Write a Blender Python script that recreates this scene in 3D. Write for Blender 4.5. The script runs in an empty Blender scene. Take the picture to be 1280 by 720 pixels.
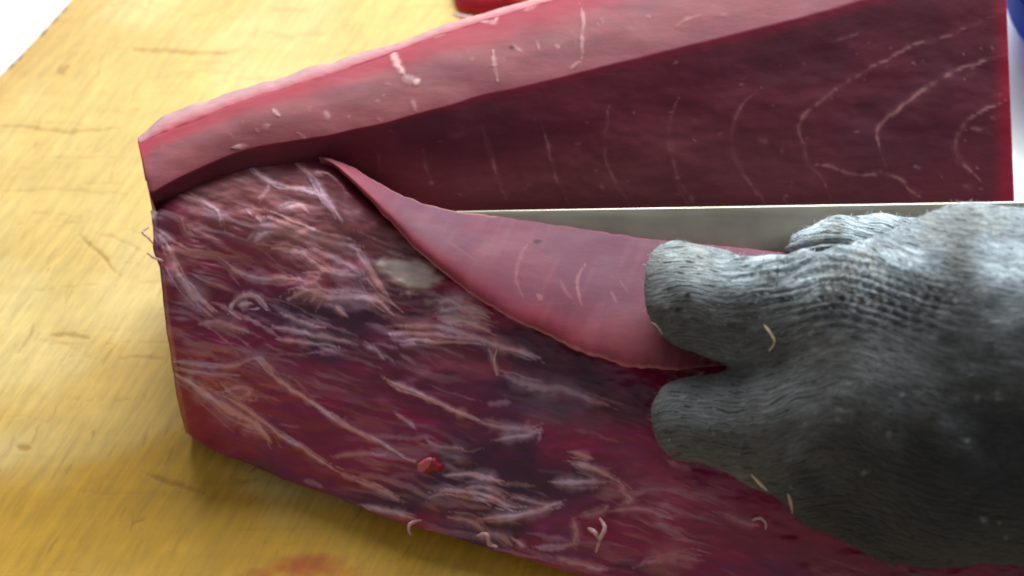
import bpy, math, random
import numpy as np
from mathutils import Vector, Matrix

random.seed(7)
rng = np.random.default_rng(7)
scene = bpy.context.scene
COL = scene.collection

# ------------------------------------------------------------------ camera
W, H = 1280.0, 720.0
HFOV = math.radians(40)
F = W / 2 / math.tan(HFOV / 2)
PITCH = math.radians(55)
DIST = 0.40
CAM = np.array([0.0, -DIST * math.cos(PITCH), DIST * math.sin(PITCH)])
FWD = np.array([0.0, math.cos(PITCH), -math.sin(PITCH)])
UP = np.array([0.0, math.sin(PITCH), math.cos(PITCH)])
RIGHT = np.array([1.0, 0.0, 0.0])
cd = bpy.data.cameras.new('camera')
cd.sensor_width = 36
cd.lens = 18 / math.tan(HFOV / 2)
cd.clip_start, cd.clip_end = 0.01, 50
cam = bpy.data.objects.new('camera', cd)
cam.location = CAM
cam.rotation_euler = (math.pi / 2 - PITCH, 0, 0)
cd.dof.use_dof = True
cd.dof.focus_distance = 0.345
cd.dof.aperture_fstop = 11
COL.objects.link(cam)
scene.camera = cam

# ------------------------------------------------------------------ light
world = bpy.data.worlds.new('World')
scene.world = world
world.use_nodes = True
bg = world.node_tree.nodes['Background']
bg.inputs['Color'].default_value = (0.92, 0.96, 1.0, 1)
bg.inputs['Strength'].default_value = 0.27


def area(name, loc, target, size, power, color):
    l = bpy.data.lights.new(name, 'AREA')
    l.shape = 'RECTANGLE'
    l.size, l.size_y = size
    l.energy = power
    l.color = color
    o = bpy.data.objects.new(name, l)
    o.location = loc
    d = Vector(target) - Vector(loc)
    o.rotation_euler = d.to_track_quat('-Z', 'Y').to_euler()
    COL.objects.link(o)
    return o


area('window_light', (0.04, 0.76, 0.74), (0.0, 0.0, 0.02), (0.8, 0.5), 18.0, (0.94, 0.985, 1.0))
area('glove_fill_light', (0.44, 0.46, 0.40), (0.15, 0.02, 0.06), (0.3, 0.3), 5.2, (0.76, 0.92, 1.0))  # added lamp that brightens the glove and the tray

scene.view_settings.view_transform = 'Standard'
scene.view_settings.look = 'None'
scene.view_settings.exposure = 0.0
scene.view_settings.gamma = 1.0
scene.render.engine = 'CYCLES'
scene.cycles.use_denoising = True
scene.cycles.filter_width = 2.0
scene.cycles.max_bounces = 6


# ------------------------------------------------------------------ helpers
def unproj(px, py, z):
    """world point at height z seen at photograph position px, py"""
    px, py, z = np.broadcast_arrays(*[np.asarray(a, float) for a in (px, py, z)])
    d = (FWD[None] * F + RIGHT[None] * (px.reshape(-1, 1) - W / 2) - UP[None] * (py.reshape(-1, 1) - H / 2))
    t = (z.reshape(-1) - CAM[2]) / d[:, 2]
    return (CAM[None] + d * t[:, None]).reshape(px.shape + (3,))


def proj(P):
    v = np.asarray(P, float) - CAM
    dep = v @ FWD
    return v @ RIGHT / dep * F + W / 2, H / 2 - (v @ UP) / dep * F, dep


def lin(r, g, b):
    out = []
    for c in (r, g, b):
        c /= 255.0
        out.append(c / 12.92 if c <= 0.04045 else ((c + 0.055) / 1.055) ** 2.4)
    return np.array(out)


def hash2(ix, iy, seed):
    h = (ix.astype(np.int64) * 374761393 + iy.astype(np.int64) * 668265263 + seed * 1442695041) & 0x7fffffff
    h = ((h ^ (h >> 13)) * 1274126177) & 0x7fffffff
    h = (h ^ (h >> 16)) & 0x7fffffff
    return (h % 100003) / 100003.0


def vnoise(x, y, seed=0):
    ix, iy = np.floor(x), np.floor(y)
    fx, fy = x - ix, y - iy
    fx = fx * fx * fx * (fx * (fx * 6 - 15) + 10)
    fy = fy * fy * fy * (fy * (fy * 6 - 15) + 10)
    a, b = hash2(ix, iy, seed), hash2(ix + 1, iy, seed)
    c, d = hash2(ix, iy + 1, seed), hash2(ix + 1, iy + 1, seed)
    return (a * (1 - fx) + b * fx) * (1 - fy) + (c * (1 - fx) + d * fx) * fy


def fbm(x, y, seed=0, oct=4):
    s, amp, tot = 0, 1.0, 0
    for i in range(oct):
        s = s + amp * vnoise(x * 2 ** i, y * 2 ** i, seed + i * 17)
        tot += amp
        amp *= 0.5
    return s / tot          # 0..1


def sstep(a, b, x):
    t = np.clip((x - a) / (b - a), 0, 1)
    return t * t * (3 - 2 * t)


def curve(pts, n=None, xs=None):
    """smooth curve through pts; sampled at n even lengths or at the given xs"""
    p = np.array(pts, float)
    q = np.vstack([2 * p[0] - p[1], p, 2 * p[-1] - p[-2]])
    out = []
    for i in range(1, len(q) - 2):
        t = np.linspace(0, 1, 24, endpoint=False)[:, None]
        a, b, c, d = q[i - 1], q[i], q[i + 1], q[i + 2]
        out.append(0.5 * (2 * b + (c - a) * t + (2 * a - 5 * b + 4 * c - d) * t ** 2 + (3 * b - a - 3 * c + d) * t ** 3))
    out = np.vstack(out + [p[-1:]])
    if xs is not None:
        return np.interp(xs, out[:, 0], out[:, 1])
    L = np.r_[0, np.cumsum(np.hypot(*np.diff(out[:, :2], axis=0).T))]
    s = np.linspace(0, L[-1], n)
    return np.stack([np.interp(s, L, out[:, k]) for k in range(out.shape[1])], 1)


def paint_line(X, Y, pts, w, seed=0, taper=True, rag=0.45):
    """0..1 coverage of a ragged line laid through pts"""
    pts = curve(pts, max(6, len(pts) * 4)) if len(pts) > 2 else np.array(pts, float)
    out = np.zeros(X.shape)
    pad = 4 * w + 6
    m = (X > pts[:, 0].min() - pad) & (X < pts[:, 0].max() + pad) & (Y > pts[:, 1].min() - pad) & (Y < pts[:, 1].max() + pad)
    if not m.any():
        return out
    x, y = X[m], Y[m]
    x = x + 3.4 * (vnoise(x / 14, y / 14, seed + 3) - .5)
    y = y + 3.4 * (vnoise(x / 14, y / 14, seed + 5) - .5)
    best = np.zeros(x.shape)
    n = len(pts) - 1
    for i in range(n):
        a, b = pts[i], pts[i + 1]
        ab = b - a
        t = np.clip(((x - a[0]) * ab[0] + (y - a[1]) * ab[1]) / (ab @ ab + 1e-9), 0, 1)
        d = np.hypot(x - a[0] - t * ab[0], y - a[1] - t * ab[1])
        u = (i + t) / n
        ww = w * (np.clip(np.sin(np.pi * np.clip(u, .04, .96)) * 1.6, .25, 1) if taper else 1.0)
        ww = ww * (1 - rag + 2 * rag * vnoise(u * n * 1.3 + seed, u * 0 + seed, seed + 9))
        best = np.maximum(best, np.clip(1.35 - d / np.maximum(ww, .3) * .72, 0, 1))
    best = best * best * (3 - 2 * best)
    out[m] = best
    return out


def blob(X, Y, cx, cy, rx, ry, ang=0, seed=0, soft=.35, rag=.5):
    c, s = math.cos(math.radians(ang)), math.sin(math.radians(ang))
    dx, dy = X - cx, Y - cy
    u, v = (c * dx + s * dy) / rx, (-s * dx + c * dy) / ry
    d = np.hypot(u, v) + rag * (fbm(X / (rx * .6 + 4), Y / (ry * .6 + 4), seed, 3) - .5) * 2
    return 1 - sstep(1 - soft, 1 + soft, d)


def mesh_obj(name, verts, faces, mat=None, parent=None, col=None, attrs=None, smooth=True, wet=None):
    me = bpy.data.meshes.new(name)
    verts = np.asarray(verts, np.float32)
    if parent is not None:
        verts = verts - np.array(parent.location, np.float32)
    if isinstance(faces, np.ndarray) and faces.ndim == 2:
        me.vertices.add(len(verts))
        me.vertices.foreach_set('co', verts.ravel())
        nf, k = faces.shape
        me.loops.add(nf * k)
        me.loops.foreach_set('vertex_index', faces.astype(np.int32).ravel())
        me.polygons.add(nf)
        me.polygons.foreach_set('loop_start', np.arange(0, nf * k, k, dtype=np.int32))
        me.update(calc_edges=True)
    else:
        me.from_pydata([tuple(v) for v in verts], [], [tuple(f) for f in faces])
    me.validate()
    if smooth:
        me.polygons.foreach_set('use_smooth', np.ones(len(me.polygons), bool))
    if col is not None:
        a = me.color_attributes.new('tint', 'FLOAT_COLOR', 'POINT')
        c = np.ones((len(verts), 4), np.float32)
        c[:, :3] = col
        a.data.foreach_set('color', c.ravel())
    for k, v in (attrs or {}).items():
        v = np.asarray(v, np.float32)
        if v.ndim == 1:
            me.attributes.new(k, 'FLOAT', 'POINT').data.foreach_set('value', v)
        else:
            me.attributes.new(k, 'FLOAT_VECTOR', 'POINT').data.foreach_set('vector', v.ravel())
    me.update()
    o = bpy.data.objects.new(name, me)
    if mat:
        me.materials.append(mat)
    COL.objects.link(o)
    if parent is not None:
        o.parent = parent
    return o


def thing(name, loc, label, cat, group=None):
    o = bpy.data.objects.new(name, None)
    o.empty_display_size = .02
    o.location = loc
    COL.objects.link(o)
    tag(o, label, cat, group)
    return o


def tag(o, label=None, cat=None, group=None, kind=None):
    for k, v in (('label', label), ('category', cat), ('group', group), ('kind', kind)):
        if v:
            o[k] = v
    return o


def grid_faces(nr, nc, flip=False):
    i = np.arange(nr * nc).reshape(nr, nc)
    q = np.stack([i[:-1, :-1], i[1:, :-1], i[1:, 1:], i[:-1, 1:]], -1).reshape(-1, 4)
    return q[:, ::-1] if flip else q


def mat_new(name):
    m = bpy.data.materials.new(name)
    m.use_nodes = True
    nt = m.node_tree
    b = nt.nodes['Principled BSDF']
    return m, nt, b


def N(nt, kind, **kw):
    n = nt.nodes.new(kind)
    for k, v in kw.items():
        if k in n.inputs:
            n.inputs[k].default_value = v
        else:
            setattr(n, k, v)
    return n


def simple_mat(name, color, rough=.5, sss=0, **kw):
    m, nt, b = mat_new(name)
    tc = N(nt, 'ShaderNodeTexCoord')
    no = N(nt, 'ShaderNodeTexNoise', Scale=kw.pop('scale', 60.0), Detail=5.0)
    nt.links.new(tc.outputs['Object'], no.inputs['Vector'])
    mx = N(nt, 'ShaderNodeMix', data_type='RGBA')
    v = kw.pop('vary', .15)
    mx.inputs[6].default_value = (*np.clip(np.array(color) * (1 - v), 0, 1), 1)
    mx.inputs[7].default_value = (*np.clip(np.array(color) * (1 + v), 0, 1), 1)
    nt.links.new(no.outputs['Fac'], mx.inputs[0])
    nt.links.new(mx.outputs[2], b.inputs['Base Color'])
    bp = N(nt, 'ShaderNodeBump', Strength=kw.pop('bump', .15), Distance=.0006)
    nt.links.new(no.outputs['Fac'], bp.inputs['Height'])
    nt.links.new(bp.outputs['Normal'], b.inputs['Normal'])
    b.inputs['Roughness'].default_value = rough
    if sss:
        b.inputs['Subsurface Weight'].default_value = sss
        b.inputs['Subsurface Radius'].default_value = (1, .35, .25)
        b.inputs['Subsurface Scale'].default_value = .004
    for k, val in kw.items():
        b.inputs[k].default_value = val
    return m


# ------------------------------------------------------------------ materials
def meat_material(name, rough=.42, sss=.25, bump=.35, grain=.22, spec=.5):
    m, nt, b = mat_new(name)
    at = N(nt, 'ShaderNodeAttribute', attribute_name='tint')
    tc = N(nt, 'ShaderNodeTexCoord')
    n1 = N(nt, 'ShaderNodeTexNoise', Scale=420.0, Detail=6.0, Roughness=.6)
    mp = N(nt, 'ShaderNodeMapping')
    mp.inputs['Scale'].default_value = (.55, 1.3, 1.3)
    mp.inputs['Rotation'].default_value = (0, 0, math.radians(-18))
    nt.links.new(tc.outputs['Object'], mp.inputs['Vector'])
    nt.links.new(mp.outputs['Vector'], n1.inputs['Vector'])
    mr = N(nt, 'ShaderNodeMapRange')
    mr.inputs['From Min'].default_value = .25
    mr.inputs['From Max'].default_value = .75
    mr.inputs['To Min'].default_value = 1 - grain
    mr.inputs['To Max'].default_value = 1 + grain
    nt.links.new(n1.outputs['Fac'], mr.inputs['Value'])
    vm = N(nt, 'ShaderNodeVectorMath', operation='SCALE')
    nt.links.new(at.outputs['Color'], vm.inputs[0])
    nt.links.new(mr.outputs['Result'], vm.inputs['Scale'])
    nt.links.new(vm.outputs['Vector'], b.inputs['Base Color'])
    n2 = N(nt, 'ShaderNodeTexNoise', Scale=140.0, Detail=4.0)
    nt.links.new(mp.outputs['Vector'], n2.inputs['Vector'])
    r2 = N(nt, 'ShaderNodeMapRange')
    r2.inputs['To Min'].default_value = rough - .14
    r2.inputs['To Max'].default_value = rough + .2
    nt.links.new(n2.outputs['Fac'], r2.inputs['Value'])
    nt.links.new(r2.outputs['Result'], b.inputs['Roughness'])
    bp = N(nt, 'ShaderNodeBump', Strength=bump, Distance=.0005)
    nt.links.new(n1.outputs['Fac'], bp.inputs['Height'])
    nt.links.new(bp.outputs['Normal'], b.inputs['Normal'])
    b.inputs['Specular IOR Level'].default_value = spec
    b.inputs['Subsurface Weight'].default_value = sss
    b.inputs['Subsurface Radius'].default_value = (1, .25, .2)
    b.inputs['Subsurface Scale'].default_value = .0035
    return m


M_CUT = meat_material('cut_tuna_flesh', rough=.58, bump=.2, grain=.14, spec=.28)
M_FASCIA = meat_material('membrane_covered_flesh', rough=.4, bump=.35, grain=.2, spec=.45)
for n_ in ('Coat Weight', 'Coat Roughness'):
    M_FASCIA.node_tree.nodes['Principled BSDF'].inputs[n_].default_value = {'Coat Weight': .3, 'Coat Roughness': .18}[n_]
M_FLAP = meat_material('thin_sliced_flesh', rough=.58, bump=.15, grain=.1, sss=.4, spec=.28)
M_FAT = simple_mat('pale_fat', lin(172, 122, 126), rough=.5, sss=.4, vary=.12, scale=180.0)
M_SINEW = simple_mat('sinew', lin(205, 160, 160), rough=.35, sss=.3, vary=.12, scale=300.0)
M_TALLOW = simple_mat('grey_green_fat', lin(176, 156, 146), rough=.6, sss=.2, vary=.2, scale=260.0, bump=.5)
M_CRUMB = simple_mat('red_flesh_crumb', lin(150, 20, 46), rough=.5, sss=.3, vary=.25, scale=260.0)
M_PINK = simple_mat('pink_highlight', lin(196, 96, 110), rough=.5, sss=.3, vary=.2, scale=300.0)
M_WHITE = simple_mat('white_plastic', (.86, .88, .87), rough=.4, vary=.03, scale=8.0, bump=.02)
M_BLUE = simple_mat('blue_plastic', lin(6, 66, 200), rough=.65, vary=.06, scale=20.0, bump=.05, **{'Specular IOR Level': .15})
M_HANDLE = simple_mat('black_handle', (.02, .02, .022), rough=.4, vary=.2, scale=90.0)


def wood_material():
    m, nt, b = mat_new('worn_yellow_wood')
    L = nt.links.new
    at = N(nt, 'ShaderNodeAttribute', attribute_name='tint')
    tc = N(nt, 'ShaderNodeTexCoord')
    # fine diagonal saw and knife hatch
    mp = N(nt, 'ShaderNodeMapping')
    mr0 = N(nt, 'ShaderNodeMapping')
    mr0.inputs['Rotation'].default_value = (0, 0, math.radians(-66))
    mp.inputs['Scale'].default_value = (1.0, 7.0, 1.0)
    L(tc.outputs['Object'], mr0.inputs['Vector'])
    L(mr0.outputs['Vector'], mp.inputs['Vector'])
    n1 = N(nt, 'ShaderNodeTexNoise', Scale=62.0, Detail=7.0, Roughness=.68, Distortion=.25)
    L(mp.outputs['Vector'], n1.inputs['Vector'])
    # long grain, near horizontal
    mp2 = N(nt, 'ShaderNodeMapping')
    mp2.inputs['Rotation'].default_value = (0, 0, math.radians(4))
    mp2.inputs['Scale'].default_value = (.8, 9.0, 1.0)
    L(tc.outputs['Object'], mp2.inputs['Vector'])
    n2 = N(nt, 'ShaderNodeTexNoise', Scale=26.0, Detail=5.0, Roughness=.6)
    L(mp2.outputs['Vector'], n2.inputs['Vector'])
    n3 = N(nt, 'ShaderNodeTexNoise', Scale=22.0, Detail=4.0, Roughness=.6)
    L(tc.outputs['Object'], n3.inputs['Vector'])

    def rng_(n, a, bb, lo=.3, hi=.7):
        r = N(nt, 'ShaderNodeMapRange')
        r.inputs['From Min'].default_value = lo
        r.inputs['From Max'].default_value = hi
        r.inputs['To Min'].default_value = a
        r.inputs['To Max'].default_value = bb
        L(n.outputs['Fac'], r.inputs['Value'])
        return r.outputs['Result']
    mu = N(nt, 'ShaderNodeMath', operation='MULTIPLY')
    L(rng_(n1, .74, 1.1), mu.inputs[0])
    L(rng_(n2, .95, 1.04), mu.inputs[1])
    mu2 = N(nt, 'ShaderNodeMath', operation='MULTIPLY')
    L(mu.outputs[0], mu2.inputs[0])
    L(rng_(n3, .9, 1.08), mu2.inputs[1])
    vm = N(nt, 'ShaderNodeVectorMath', operation='SCALE')
    L(at.outputs['Color'], vm.inputs[0])
    L(mu2.outputs[0], vm.inputs['Scale'])
    L(vm.outputs['Vector'], b.inputs['Base Color'])
    ad = N(nt, 'ShaderNodeMath', operation='MULTIPLY_ADD')
    L(n2.outputs['Fac'], ad.inputs[0])
    ad.inputs[1].default_value = .35
    L(n1.outputs['Fac'], ad.inputs[2])
    bp = N(nt, 'ShaderNodeBump', Strength=.35, Distance=.0006)
    L(ad.outputs[0], bp.inputs['Height'])
    L(bp.outputs['Normal'], b.inputs['Normal'])
    L(rng_(n1, .5, .75), b.inputs['Roughness'])
    b.inputs['Specular IOR Level'].default_value = .3
    return m


M_WOOD = wood_material()


def glove_material():
    m, nt, b = mat_new('grey_knit_yarn')
    L = nt.links.new
    at = N(nt, 'ShaderNodeAttribute', attribute_name='tint')
    kn = N(nt, 'ShaderNodeAttribute', attribute_name='knit')
    sp = N(nt, 'ShaderNodeSeparateXYZ')
    L(kn.outputs['Vector'], sp.inputs[0])
    # ribs: knit.y counts courses; knit.x runs along them
    n0 = N(nt, 'ShaderNodeTexNoise', Scale=.35, Detail=3.0)
    L(kn.outputs['Vector'], n0.inputs['Vector'])
    sh = N(nt, 'ShaderNodeMath', operation='MULTIPLY_ADD')
    L(n0.outputs['Fac'], sh.inputs[0])
    sh.inputs[1].default_value = 2.2
    L(sp.outputs['Y'], sh.inputs[2])
    fr = N(nt, 'ShaderNodeMath', operation='MULTIPLY')
    L(sh.outputs[0], fr.inputs[0])
    fr.inputs[1].default_value = 2 * math.pi
    si = N(nt, 'ShaderNodeMath', operation='SINE')
    L(fr.outputs[0], si.inputs[0])
    # loops along each course
    mp = N(nt, 'ShaderNodeMapping')
    mp.inputs['Scale'].default_value = (.7, 1.25, .6)
    L(kn.outputs['Vector'], mp.inputs['Vector'])
    n1 = N(nt, 'ShaderNodeTexNoise', Scale=1.0, Detail=3.0, Roughness=.55)
    L(mp.outputs['Vector'], n1.inputs['Vector'])
    n2 = N(nt, 'ShaderNodeTexNoise', Scale=5.0, Detail=4.0, Roughness=.7)
    L(kn.outputs['Vector'], n2.inputs['Vector'])
    # stitches: rows of short loops with dark gaps, pulled out of line by the yarn
    wv = N(nt, 'ShaderNodeTexNoise', Scale=.9, Detail=3.0)
    L(kn.outputs['Vector'], wv.inputs['Vector'])
    wa = N(nt, 'ShaderNodeVectorMath', operation='MULTIPLY_ADD')
    L(wv.outputs['Color'], wa.inputs[0])
    wa.inputs[1].default_value = (1.5, .9, 0)
    L(kn.outputs['Vector'], wa.inputs[2])
    br = N(nt, 'ShaderNodeTexBrick')
    br.offset = .5
    br.inputs['Scale'].default_value = 1.0
    br.inputs['Mortar Size'].default_value = .17
    br.inputs['Mortar Smooth'].default_value = 1.0
    br.inputs['Brick Width'].default_value = 1.1
    br.inputs['Row Height'].default_value = .75
    L(wa.outputs['Vector'], br.inputs['Vector'])
    g_1 = N(nt, 'ShaderNodeMapRange')
    g_1.inputs['From Min'].default_value = -.1
    g_1.inputs['From Max'].default_value = .9
    L(si.outputs[0], g_1.inputs['Value'])
    g_2 = N(nt, 'ShaderNodeMapRange')
    g_2.inputs['From Min'].default_value = .42
    g_2.inputs['From Max'].default_value = .66
    L(n1.outputs['Fac'], g_2.inputs['Value'])
    gm = N(nt, 'ShaderNodeMath', operation='MULTIPLY')
    L(g_1.outputs['Result'], gm.inputs[0])
    L(g_2.outputs['Result'], gm.inputs[1])
    gp = N(nt, 'ShaderNodeMath', operation='MULTIPLY_ADD')
    L(br.outputs['Fac'], gp.inputs[0])
    gp.inputs[1].default_value = .14
    L(gm.outputs[0], gp.inputs[2])
    rb = N(nt, 'ShaderNodeAttribute', attribute_name='ribness')
    h1 = N(nt, 'ShaderNodeMath', operation='MULTIPLY')
    L(si.outputs[0], h1.inputs[0])
    L(rb.outputs['Fac'], h1.inputs[1])
    h1b = N(nt, 'ShaderNodeMath', operation='SUBTRACT')
    L(h1.outputs[0], h1b.inputs[0])
    L(gp.outputs[0], h1b.inputs[1])
    h2 = N(nt, 'ShaderNodeMath', operation='MULTIPLY_ADD')
    L(n2.outputs['Fac'], h2.inputs[0])
    h2.inputs[1].default_value = .9
    L(h1b.outputs[0], h2.inputs[2])
    bp = N(nt, 'ShaderNodeBump', Strength=.9, Distance=.0011)
    L(h2.outputs[0], bp.inputs['Height'])
    L(bp.outputs['Normal'], b.inputs['Normal'])
    mr = N(nt, 'ShaderNodeMapRange')
    mr.inputs['From Min'].default_value = -.15
    mr.inputs['From Max'].default_value = .6
    mr.inputs['To Min'].default_value = .35
    mr.inputs['To Max'].default_value = 1.2
    L(h2.outputs[0], mr.inputs['Value'])
    vm = N(nt, 'ShaderNodeVectorMath', operation='SCALE')
    L(at.outputs['Color'], vm.inputs[0])
    L(mr.outputs['Result'], vm.inputs['Scale'])
    L(vm.outputs['Vector'], b.inputs['Base Color'])
    b.inputs['Roughness'].default_value = .8
    b.inputs['Specular IOR Level'].default_value = .25
    b.inputs['Sheen Weight'].default_value = .22
    b.inputs['Sheen Roughness'].default_value = .4
    return m


M_GLOVE = glove_material()


def steel_material():
    m, nt, b = mat_new('brushed_steel')
    tc = N(nt, 'ShaderNodeTexCoord')
    mp = N(nt, 'ShaderNodeMapping')
    mp.inputs['Scale'].default_value = (1, 60, 60)
    nt.links.new(tc.outputs['Object'], mp.inputs['Vector'])
    n = N(nt, 'ShaderNodeTexNoise', Scale=14.0, Detail=4.0)
    nt.links.new(mp.outputs['Vector'], n.inputs['Vector'])
    r = N(nt, 'ShaderNodeMapRange')
    r.inputs['To Min'].default_value = .28
    r.inputs['To Max'].default_value = .5
    nt.links.new(n.outputs['Fac'], r.inputs['Value'])
    nt.links.new(r.outputs['Result'], b.inputs['Roughness'])
    n2 = N(nt, 'ShaderNodeTexNoise', Scale=38.0, Detail=5.0, Roughness=.6)
    nt.links.new(tc.outputs['Object'], n2.inputs['Vector'])
    cr_ = N(nt, 'ShaderNodeValToRGB')
    cr_.color_ramp.elements[0].position = .2
    cr_.color_ramp.elements[0].color = (.30, .25, .20, 1)
    cr_.color_ramp.elements[1].position = .8
    cr_.color_ramp.elements[1].color = (.56, .52, .42, 1)
    nt.links.new(n2.outputs['Fac'], cr_.inputs['Fac'])
    nt.links.new(cr_.outputs['Color'], b.inputs['Base Color'])
    b.inputs['Metallic'].default_value = 1.0
    return m


M_STEEL = steel_material()

# ------------------------------------------------------------------ table and board
T_Z = -0.03
tv = [(-2, -2, T_Z), (2, -2, T_Z), (2, 2, T_Z), (-2, 2, T_Z)]
tb = mesh_obj('table_surface', tv, [(0, 1, 2, 3)], M_WHITE)
tag(tb, kind='structure')

e0, e1 = unproj(90, 0, 0.0), unproj(0, 96, 0.0)
E = (e0 - e1) / np.linalg.norm(e0 - e1)          # along the board's far left edge
Nn = np.array([E[1], -E[0], 0.0])                # into the board
BL = (-0.30, 0.40)
BWID = 0.62
# top sheet: fine grid where the picture looks, in photograph steps
nx, ny = 760, 470
gx, gy = np.meshgrid(np.linspace(-160, 1500, nx), np.linspace(-160, 920, ny))
P = unproj(gx, gy, 0.0)
s_ = (P - e1) @ E
n_ = (P - e1) @ Nn
edge_wob = .0003 * (vnoise(s_ * 120, s_ * 0, 2) - .5) + .0004 * (vnoise(s_ * 500, s_ * 0, 4) - .5)
# anything past the edge is drawn back onto it, so the sheet ends in a clean worn edge
over = np.minimum(n_ - edge_wob, 0)
P = P - over[..., None] * Nn
X, Y, _ = proj(P)
base = lin(214, 176, 94)
pale = lin(222, 194, 128)
deep = lin(200, 148, 26)
brown = lin(150, 96, 36)
f1 = fbm(X / 170, Y / 130, 11, 4)
col = base + (pale - base) * np.clip(sstep(.45, .7, f1) * .7 + .45 * (1 - sstep(180, 480, Y)), 0, 1)[..., None]
f2 = fbm(X / 220 + 4, Y / 120, 15, 4)
deepm = sstep(.42, .62, f2 * .55 + .45 * sstep(430, 720, Y))     # deeper yellow in patches, more of it towards the near side
col = col + (deep - col) * (deepm * .8)[..., None]
edgeb = np.exp(-np.maximum(n_, 0) / .012) * (.35 + .6 * fbm(X / 30, Y / 30, 21, 3))
col = col + (lin(190, 130, 66) - col) * np.clip(edgeb, 0, 1)[..., None] * .7
zed = np.zeros_like(X)
cuts = [([(95, 290), (125, 318), (152, 346)], 1.5, .6), ([(118, 290), (150, 300), (185, 318)], 1.2, .3), ([(145, 62), (210, 64), (275, 68), (305, 60)], 2, .45),
        ([(0, 156), (40, 160), (90, 165), (150, 160)], 1.8, .4), ([(180, 592), (215, 604), (255, 616)], 2.4, .5),
        ([(60, 418), (85, 419), (110, 424)], 2.2, .5), ([(150, 446), (205, 448)], 1.3, .35), ([(290, 600), (330, 600)], 1.3, .3),
        ([(20, 557), (38, 560)], 3, .55), ([(72, 92), (88, 82)], 4, .45), ([(320, 40), (370, 45), (420, 42)], 1.6, .25),
        ([(330, 10), (400, 16)], 1.3, .25), ([(0, 240), (60, 236), (170, 244)], 1.3, .25), ([(165, 655), (182, 648)], 2, .4),
        ([(20, 445), (34, 425), (44, 405)], 1.6, .35), ([(126, 460), (140, 435)], 1.4, .3), ([(60, 530), (72, 505)], 1.4, .3)]
for i in range(420):
    x, y = rng.uniform(-10, 720), rng.uniform(0, 720)
    if rng.random() < .72:
        L_ = rng.uniform(8, 34)
        a = math.radians(rng.normal(-62, 8))
        cuts.append(([(x, y), (x + L_ * math.cos(a), y + L_ * math.sin(a))], rng.uniform(.5, 1.3), rng.uniform(.08, .36) * (1.3 if y > 520 else .8)))
    else:
        L_ = rng.uniform(30, 130)
        cuts.append(([(x, y), (x + L_ / 2, y + rng.normal(0, 3)), (x + L_, y + rng.normal(0, 6))], rng.uniform(.5, 1.1), rng.uniform(.08, .24)))
for i, (pts, w, k) in enumerate(cuts):
    c = paint_line(X, Y, pts, w, i) * k
    col = col + (brown - col) * c[..., None]
    zed -= .00025 * c
# dark nicks on the edge
for sx, sy, r in ((68, 22, 4), (54, 40, 3), (24, 71, 4), (14, 82, 3), (80, 12, 3)):
    c = blob(X, Y, sx, sy, r * 1.9, r * .8, -47, sx, .4) * .8
    col = col + (lin(60, 35, 20) - col) * c[..., None]
# diluted blood on the wood at the near side
bl = np.maximum(blob(X, Y, 378, 716, 52, 20, -8, 77, .9, .9), .4 * blob(X, Y, 455, 730, 80, 14, 0, 79, .8, .8))
col = col + (lin(176, 62, 32) - col) * np.clip(bl, 0, 1)[..., None] * .75
P[..., 2] += zed
board = thing('cutting_board', tuple(e1), 'worn yellow wooden cutting board lying on the white table under the tuna', 'cutting board')
mesh_obj('board_face', P.reshape(-1, 3), grid_faces(ny, nx, True), M_WOOD, board, col.reshape(-1, 3))
# body of the board, a hair below its fine face
c = [e1 + E * a + Nn * bb for a, bb in ((BL[0], .0006), (BL[1], .0006), (BL[1], BWID), (BL[0], BWID))]
bv = [(p[0], p[1], -.0004) for p in c] + [(p[0], p[1], T_Z + .001) for p in c]
bf = [(3, 2, 1, 0), (4, 5, 6, 7), (0, 1, 5, 4), (1, 2, 6, 5), (2, 3, 7, 6), (3, 0, 4, 7)]
mesh_obj('board_body', bv, bf, M_WOOD, board, np.tile(base, (8, 1)), smooth=False)

# ------------------------------------------------------------------ tuna
loin = thing('tuna_loin', tuple(unproj(640, 400, 0.0)), 'large dark red tuna loin with a slice being peeled off on the wooden board', 'tuna loin')

# ---- rear block: pale top strip and freshly cut dark face
K_PTS = [(168, 178), (200, 164), (240, 149), (300, 126), (400, 94), (480, 66), (545, 42), (600, 24), (680, 0), (760, -26), (900, -75), (1258, -190)]
B_PTS = [(192, 238), (230, 217), (300, 188), (360, 177), (430, 166), (520, 143), (600, 120), (700, 97), (830, 66), (930, 41), (1060, 5), (1258, -50)]
E_PTS = [(194, 262), (240, 250), (300, 235), (430, 235), (540, 278), (600, 292), (800, 300), (1000, 298), (1269, 275)]
ZE = ([190, 300, 430, 540, 700, 1000, 1270], [.055, .055, .046, .042, .036, .030, .027])
nc = 520
K = np.stack([np.linspace(172, 1256, nc), np.zeros(nc)], 1)
K[:, 1] = curve(K_PTS, xs=K[:, 0]) + 3.5 * (fbm(K[:, 0] / 60, K[:, 0] * 0, 35, 3) - .5)
Bx = np.linspace(186, 1256, nc)
By = curve(B_PTS, xs=Bx) + 2.0 * (fbm(Bx / 40, Bx * 0, 31, 2) - .5) + 5 * (fbm(Bx / 130, Bx * 0, 33, 2) - .5)
Ex = np.linspace(190, 1269, nc)
Ey = curve(E_PTS, xs=Ex)
Ez = np.interp(Ex, *ZE)
nr1, nr2 = 64, 120
tt = np.linspace(0, 1, nr1)[:, None]
gx1 = K[None, :, 0] * (1 - tt) + Bx[None] * tt
gy1 = K[None, :, 1] * (1 - tt) + By[None] * tt
gz1 = .0665 + .0022 * np.sin(np.pi * tt ** .8) * np.ones((1, nc)) + .0007 * (fbm(gx1 / 110, gy1 / 60, 41, 3) - .5)
gz1 = gz1 - .0012 * (1 - sstep(0, .1, tt)) ** 2
tt2 = np.linspace(0, 1, nr2 + 1)[1:, None]
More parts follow.
